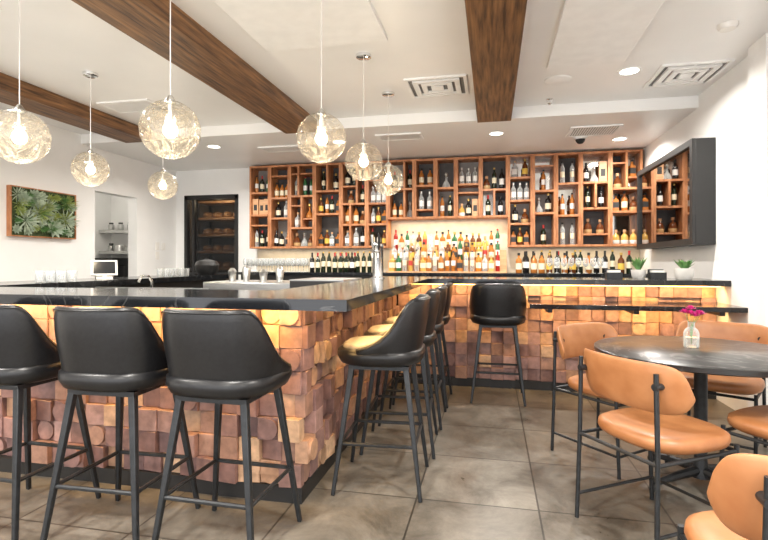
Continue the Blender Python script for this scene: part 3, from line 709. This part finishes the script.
for i in range(8):
    for j in range(5): spots.append((-0.35+0.1*i+R.uniform(-0.025,0.025),-0.19+0.095*j+R.uniform(-0.02,0.02),None,R.uniform(0.6,0.95)))
spots += [(-0.27,-0.1,4,1.1),(-0.30,0.15,0,1.1),(0.02,0.08,4,0.9),(0.26,-0.06,4,1.1),(0.3,0.15,3,0.9),(0.1,-0.16,0,1.5),(-0.1,0.0,3,1.0),(-0.12,0.17,0,1.3)]
for k,(yy,zz,pi,s) in enumerate(spots):
    if k<5: pi=k; n=protos[k]
    else:
        if pi is None: pi=R.choice([0,0,1,1,2,2])
        n=protos[pi].copy(); COL.objects.link(n); n.parent=gp
    n.scale=(s,s,s); n.location=(0.045 if s<1 else 0.065,yy,zz); n.rotation_euler=(R.uniform(0,6),0,0)

# ------------------------------------------------------------------ bar-top objects
bt=empty("beer_tap_tower",(-1.08,4.72,CT1)); thing(bt,"chrome cylindrical beer tap tower standing on the bar top","beer tap")
bm=BM(); lathe(bm,[(0,0),(0.07,0),(0.07,0.012),(0.055,0.02),(0.053,0.30),(0.058,0.31),(0.058,0.33),(0.035,0.345),(0,0.35)],24); fin("tower_body",bm,M_chrome,bt)
for s in (-1,1):
    bm=BM(); tube(bm,[(0.04*s*0.3,-0.04,0.26),(0.04*s*0.6,-0.09,0.265),(0.04*s*0.7,-0.11,0.24),(0.04*s*0.7,-0.112,0.20)],[0.012,0.012,0.01,0.008],10); fin("tap_spout",bm,M_chrome,bt)
    bm=BM(); tube(bm,[(0.024*s,-0.085,0.27),(0.03*s,-0.09,0.31),(0.036*s,-0.095,0.42)],[0.006,0.011,0.016],10); fin("tap_handle",bm,M_blackp if s>0 else M_steel,bt)
pt=empty("tablet_register",(-3.72,4.22,CT1),0.75); thing(pt,"tablet cash register on a white stand on the bar top","tablet")
T=Matrix.Rotation(math.radians(-25),4,'X')
bm=BM(); box(bm,-0.115,0.115,-0.012,0.012,0.03,0.19,0,T); fin("tablet_case",bm,M_white,pt)
bm=BM(); box(bm,-0.095,0.095,-0.0145,-0.012,0.045,0.175,0,T); fin("tablet_screen",bm,M_screenw,pt)
bm=BM(); box(bm,-0.07,0.07,-0.06,0.09,0,0.015); tube(bm,[(0,0.02,0.012),(0,0.03,0.05)],0.018,10); fin("tablet_stand",bm,M_white,pt)
def potplant(x,y,z,lab,s=1.0,tall=False):
    root=empty("potted_plant",(x,y,z)); thing(root,lab,"potted plant")
    bm=BM(); lathe(bm,[(0,0),(0.05*s,0),(0.062*s,0.02),(0.07*s,0.085*s),(0.065*s,0.085*s),(0.06*s,0.07*s),(0,0.07*s)],20); fin("plant_pot",bm,M_white,root)
    bm=BM()
    for i in range(40):
        a=R.uniform(0,6.28); r=R.uniform(0.02,0.085)*s; h=(0.07+R.uniform(0.02,0.07)*(1.8 if tall else 1))*s; c,s_=math.cos(a),math.sin(a); w=0.014*s
        b0=(c*0.01,s_*0.01,0.068*s); p1=(c*r*0.6-s_*w,s_*r*0.6+c*w,h*0.8+0.02*s); p2=(c*r,s_*r,h+0.02*s); p3=(c*r*0.6+s_*w,s_*r*0.6-c*w,h*0.8+0.02*s)
        bm.faces.new([bm.verts.new(q) for q in (b0,p1,p2,p3)])
    o=fin("foliage",bm,M_leaf,root); o["kind"]="stuff"
potplant(1.74,5.12,CT1,"small green succulent in a white pot on the bar top",1.2)
potplant(1.40,5.3,CT1,"leafy green plant in a white pot on the bar top",1.0,True)
for x,y,lab in [(1.55,5.25,"black metal napkin caddy on the bar top"),(1.15,5.2,"black metal menu caddy on the bar top")]:
    bm=BM(); box(bm,-0.07,0.07,-0.05,0.05,0,0.01); box(bm,-0.07,0.07,-0.05,-0.045,0.01,0.06); box(bm,-0.07,0.07,0.045,0.05,0.01,0.09); box(bm,-0.07,-0.065,-0.045,0.045,0.01,0.06); box(bm,0.065,0.07,-0.045,0.045,0.01,0.06)
    box(bm,-0.055,0.055,-0.035,0.035,0.01,0.08,1)
    thing(fin("napkin_caddy",bm,[M_black,M_white],loc=(x,y,CT1)),lab,"caddy")

# under bar equipment
root=empty("glass_washer",(-2.25,4.6,0)); thing(root,"stainless steel under-bar glass washer inside the bar","appliance")
bm=BM(); box(bm,-0.45,0.45,-0.3,0.3,0.06,1.06); fin("washer_body",bm,M_steel,root,bev=0.01)
bm=BM(); box(bm,-0.4,0.4,-0.32,-0.3,0.12,0.9); fin("washer_door",bm,M_steel,root)
for sx in (-1,1):
    for sy in (-1,1):
        bm=BM(); cyl(bm,(sx*0.38,sy*0.24,0),(sx*0.38,sy*0.24,0.06),0.02); fin("washer_foot",bm,M_black,root)
root=empty("bar_sink",(-2.6,3.2,0)); thing(root,"stainless steel bar sink with gooseneck faucet","sink")
bm=BM()
for a,b,c,d in [(-0.5,0.5,-0.25,-0.22),(-0.5,0.5,0.22,0.25),(-0.5,-0.47,-0.22,0.22),(0.47,0.5,-0.22,0.22)]: box(bm,a,b,c,d,0.7,0.92)
box(bm,-0.47,0.47,-0.22,0.22,0.7,0.72); box(bm,-0.5,0.5,0.22,0.25,0.92,1.05)
fin("sink_basin",bm,M_steel,root)
for sx in (-1,1):
    for sy in (-1,1):
        bm=BM(); cyl(bm,(sx*0.46,sy*0.21,0),(sx*0.46,sy*0.21,0.7),0.02); fin("sink_leg",bm,M_steel,root)
bm=BM(); tube(bm,[(0,0.235,1.05),(0,0.235,1.1),(0,0.20,1.14),(0,0.12,1.145),(0,0.09,1.1)],0.01,10); fin("faucet",bm,M_chrome,root)
root=empty("cooler_cabinet",(-1.45,4.3,0)); thing(root,"black under-bar cooler cabinet with steel lid","cabinet")
bm=BM(); box(bm,-0.24,0.24,-0.3,0.3,0,1.09); fin("cooler_body",bm,M_blackp,root,bev=0.006)
bm=BM(); box(bm,-0.24,0.24,-0.3,0.3,1.09,1.10); fin("cooler_lid",bm,M_steel,root)
for i,(x,h) in enumerate([(-2.5,0.13),(-2.35,0.16),(-2.17,0.12),(-2.0,0.15)]):
    bm=BM(); lathe(bm,[(0,0),(0.03,0),(0.042,h*0.75),(0.034,h*0.85),(0.02,h),(0,h)],18)
    thing(fin("cocktail_shaker",bm,M_steel,loc=(x,4.5,1.06)),"stainless steel cocktail shaker on the washer top","shaker","cocktail shakers")
first=None
locs=[(-3.45+0.1*(i%2),4.7+0.1*(i//2),CT1) for i in range(8)]+[(-3.5+0.1*(i%3),3.3+0.1*(i//3),CT1) for i in range(6)]
for lc in locs:
    if not first:
        bm=BM(); lathe(bm,[(0,0.006),(0.03,0),(0.034,0.004),(0.038,0.09),(0.036,0.09),(0.031,0.012),(0,0.012)],14); first=thing(fin("rocks_glass",bm,M_clear,ang=60),"clear short tumbler on the bar top","glass","tumblers on the bar top"); o=first
    else: o=first.copy(); COL.objects.link(o)
    o.location=lc
bm=BM(); lathe(bm,[(0,0),(0.1,0),(0.14,0.05),(0.15,0.12),(0.12,0.17),(0.05,0.19),(0.02,0.195),(0.02,0.21),(0,0.21)],24)
thing(fin("ice_bucket",bm,M_blackp,loc=(-3.55,5.75,CT1)),"black rounded lidded bucket on the bar top","bucket")

# ------------------------------------------------------------------ pantry rack and alcove contents
root=empty("storage_rack",(-4.59,8.35,0)); thing(root,"wooden storage rack with trays seen through the doorway","rack")
bm=BM()
for sx in (-1,1):
    for y in (-0.2,0.2): box(bm,sx*0.62-0.02,sx*0.62+0.02,y-0.02,y+0.02,0,2.4)
fin("rack_post",bm,M_blackp,root)
for z in (0.3,0.75,1.15,1.45,1.75,2.05,2.35):
    bm=BM(); box(bm,-0.64,0.64,-0.22,0.22,z-0.04,z); fin("rack_shelf",bm,M_shelfL,root)
fp=None
for z in (1.15,1.45,1.75,2.05):
    for i in range(6):
        if not fp:
            bm=BM(); squircle(bm,0.08,0.13,[(0,0),(0.8,0),(1,0.03),(0.9,0.08),(0.5,0.11),(0,0.115)],n=18,e=2.3); fp=thing(fin("bread_loaf",bm,M_bread),"crusty brown bread loaf on a rack shelf","bread","loaves on the rack"); o=fp
        else: o=fp.copy(); COL.objects.link(o)
        o.location=(-5.09+0.2*i,8.3,z)
l=bpy.data.lights.new("pantry_lamp","POINT"); l.energy=12; l.color=(1,0.78,0.5); l.shadow_soft_size=0.1
o=bpy.data.objects.new("pantry_lamp",l); COL.objects.link(o); o.location=(-4.6,7.85,2.3)
l=bpy.data.lights.new("alcove_lamp","POINT"); l.energy=11; l.color=(1,0.93,0.82); l.shadow_soft_size=0.1
o=bpy.data.objects.new("alcove_lamp",l); COL.objects.link(o); o.location=(-5.9,6.4,2.4)
fj=None
for z in (1.42,1.78):
    bm=BM(); box(bm,-0.53,0.5,-0.3,0,-0.03,0); box(bm,-0.53,0.5,-0.31,-0.3,-0.03,0.02)
    thing(fin("floating_shelf",bm,M_steel,loc=(-6.1,7.7,z)),"stainless steel kitchen shelf on the alcove wall","shelf","steel kitchen shelves")
    for i in range(5):
        if z<1.5 and i%2: 
            bm=BM(); lathe(bm,[(0,0),(0.08,0),(0.09,0.01),(0.09,0.12),(0.085,0.12),(0.085,0.012),(0,0.012)],20)
            tube(bm,[(0.088,0,0.09),(0.12,-0.02,0.095),(0.2,-0.05,0.1)],0.008,8)
            thing(fin("saucepan",bm,M_steel,loc=(-6.5+0.19*i,7.5,z)),"steel saucepan on the kitchen shelf","saucepan","saucepans on the kitchen shelf"); continue
        if z<1.5 and i>0: continue
        if not fj:
            bm=BM(); lathe(bm,[(0,0),(0.045,0),(0.05,0.01),(0.05,0.11),(0.03,0.13),(0.035,0.13),(0.035,0.155),(0,0.155)],16,mis=[0,0,0,0,1,1,1]); fj=thing(fin("storage_canister",bm,[M_steel,M_blackp]),"steel storage canister with black lid on the steel shelf","canister","canisters on the steel shelf"); o=fj
        else: o=fj.copy(); COL.objects.link(o)
        o.location=(-6.5+0.19*i,7.53,z)
root=empty("kitchen_worktable",(-6.08,7.36,0)); thing(root,"stainless steel kitchen worktable in the side alcove","worktable")
bm=BM(); box(bm,-0.52,0.52,-0.3,0.3,0.86,0.9); fin("worktable_top",bm,M_steel,root)
bm=BM(); box(bm,-0.5,0.5,-0.28,0.28,0.0,0.86); fin("worktable_cabinet",bm,M_steel,root)
root=empty("coffee_machine",(-6.35,7.36,0.9)); thing(root,"black coffee machine on the steel worktable","coffee machine")
bm=BM(); box(bm,-0.18,0.2,-0.2,0.2,0,0.05); box(bm,-0.18,0.2,0.05,0.2,0.05,0.3); box(bm,-0.18,0.2,-0.2,0.2,0.3,0.42); fin("machine_body",bm,M_blackp,root,bev=0.01)
bm=BM(); lathe(bm,[(0,0.05),(0.06,0.05),(0.07,0.1),(0.06,0.2),(0,0.2)],16,c=(0.03,-0.08,0)); fin("carafe",bm,M_steel,root)
for y,z in [(7.0,1.5),(7.15,1.5),(7.0,1.35)]:
    bm=BM(); box(bm,XL,XL+0.012,y-0.04,y+0.04,z-0.06,z+0.06); box(bm,XL+0.012,XL+0.018,y-0.015,y+0.015,z-0.03,z+0.03)
    thing(fin("light_switch",bm,M_white,bev=0.002),"white wall light switch plate","light switch","wall switches")

# ------------------------------------------------------------------ world, camera
w=bpy.data.worlds.new("World"); scene.world=w; w.use_nodes=True
w.node_tree.nodes["Background"].inputs[0].default_value=(0.98,0.98,1.0,1); w.node_tree.nodes["Background"].inputs[1].default_value=2.9
cam=bpy.data.cameras.new("camera"); co=bpy.data.objects.new("camera",cam); COL.objects.link(co)
co.location=(0,0,H); co.rotation_euler=(math.pi/2,0,math.radians(12.19)); cam.sensor_width=36; cam.lens=500/768*36; cam.shift_y=-8/768; cam.clip_start=0.05
scene.camera=co
scene.view_settings.view_transform='Standard'
scene.view_settings.exposure=0.3
print("bottles",CNT[0])
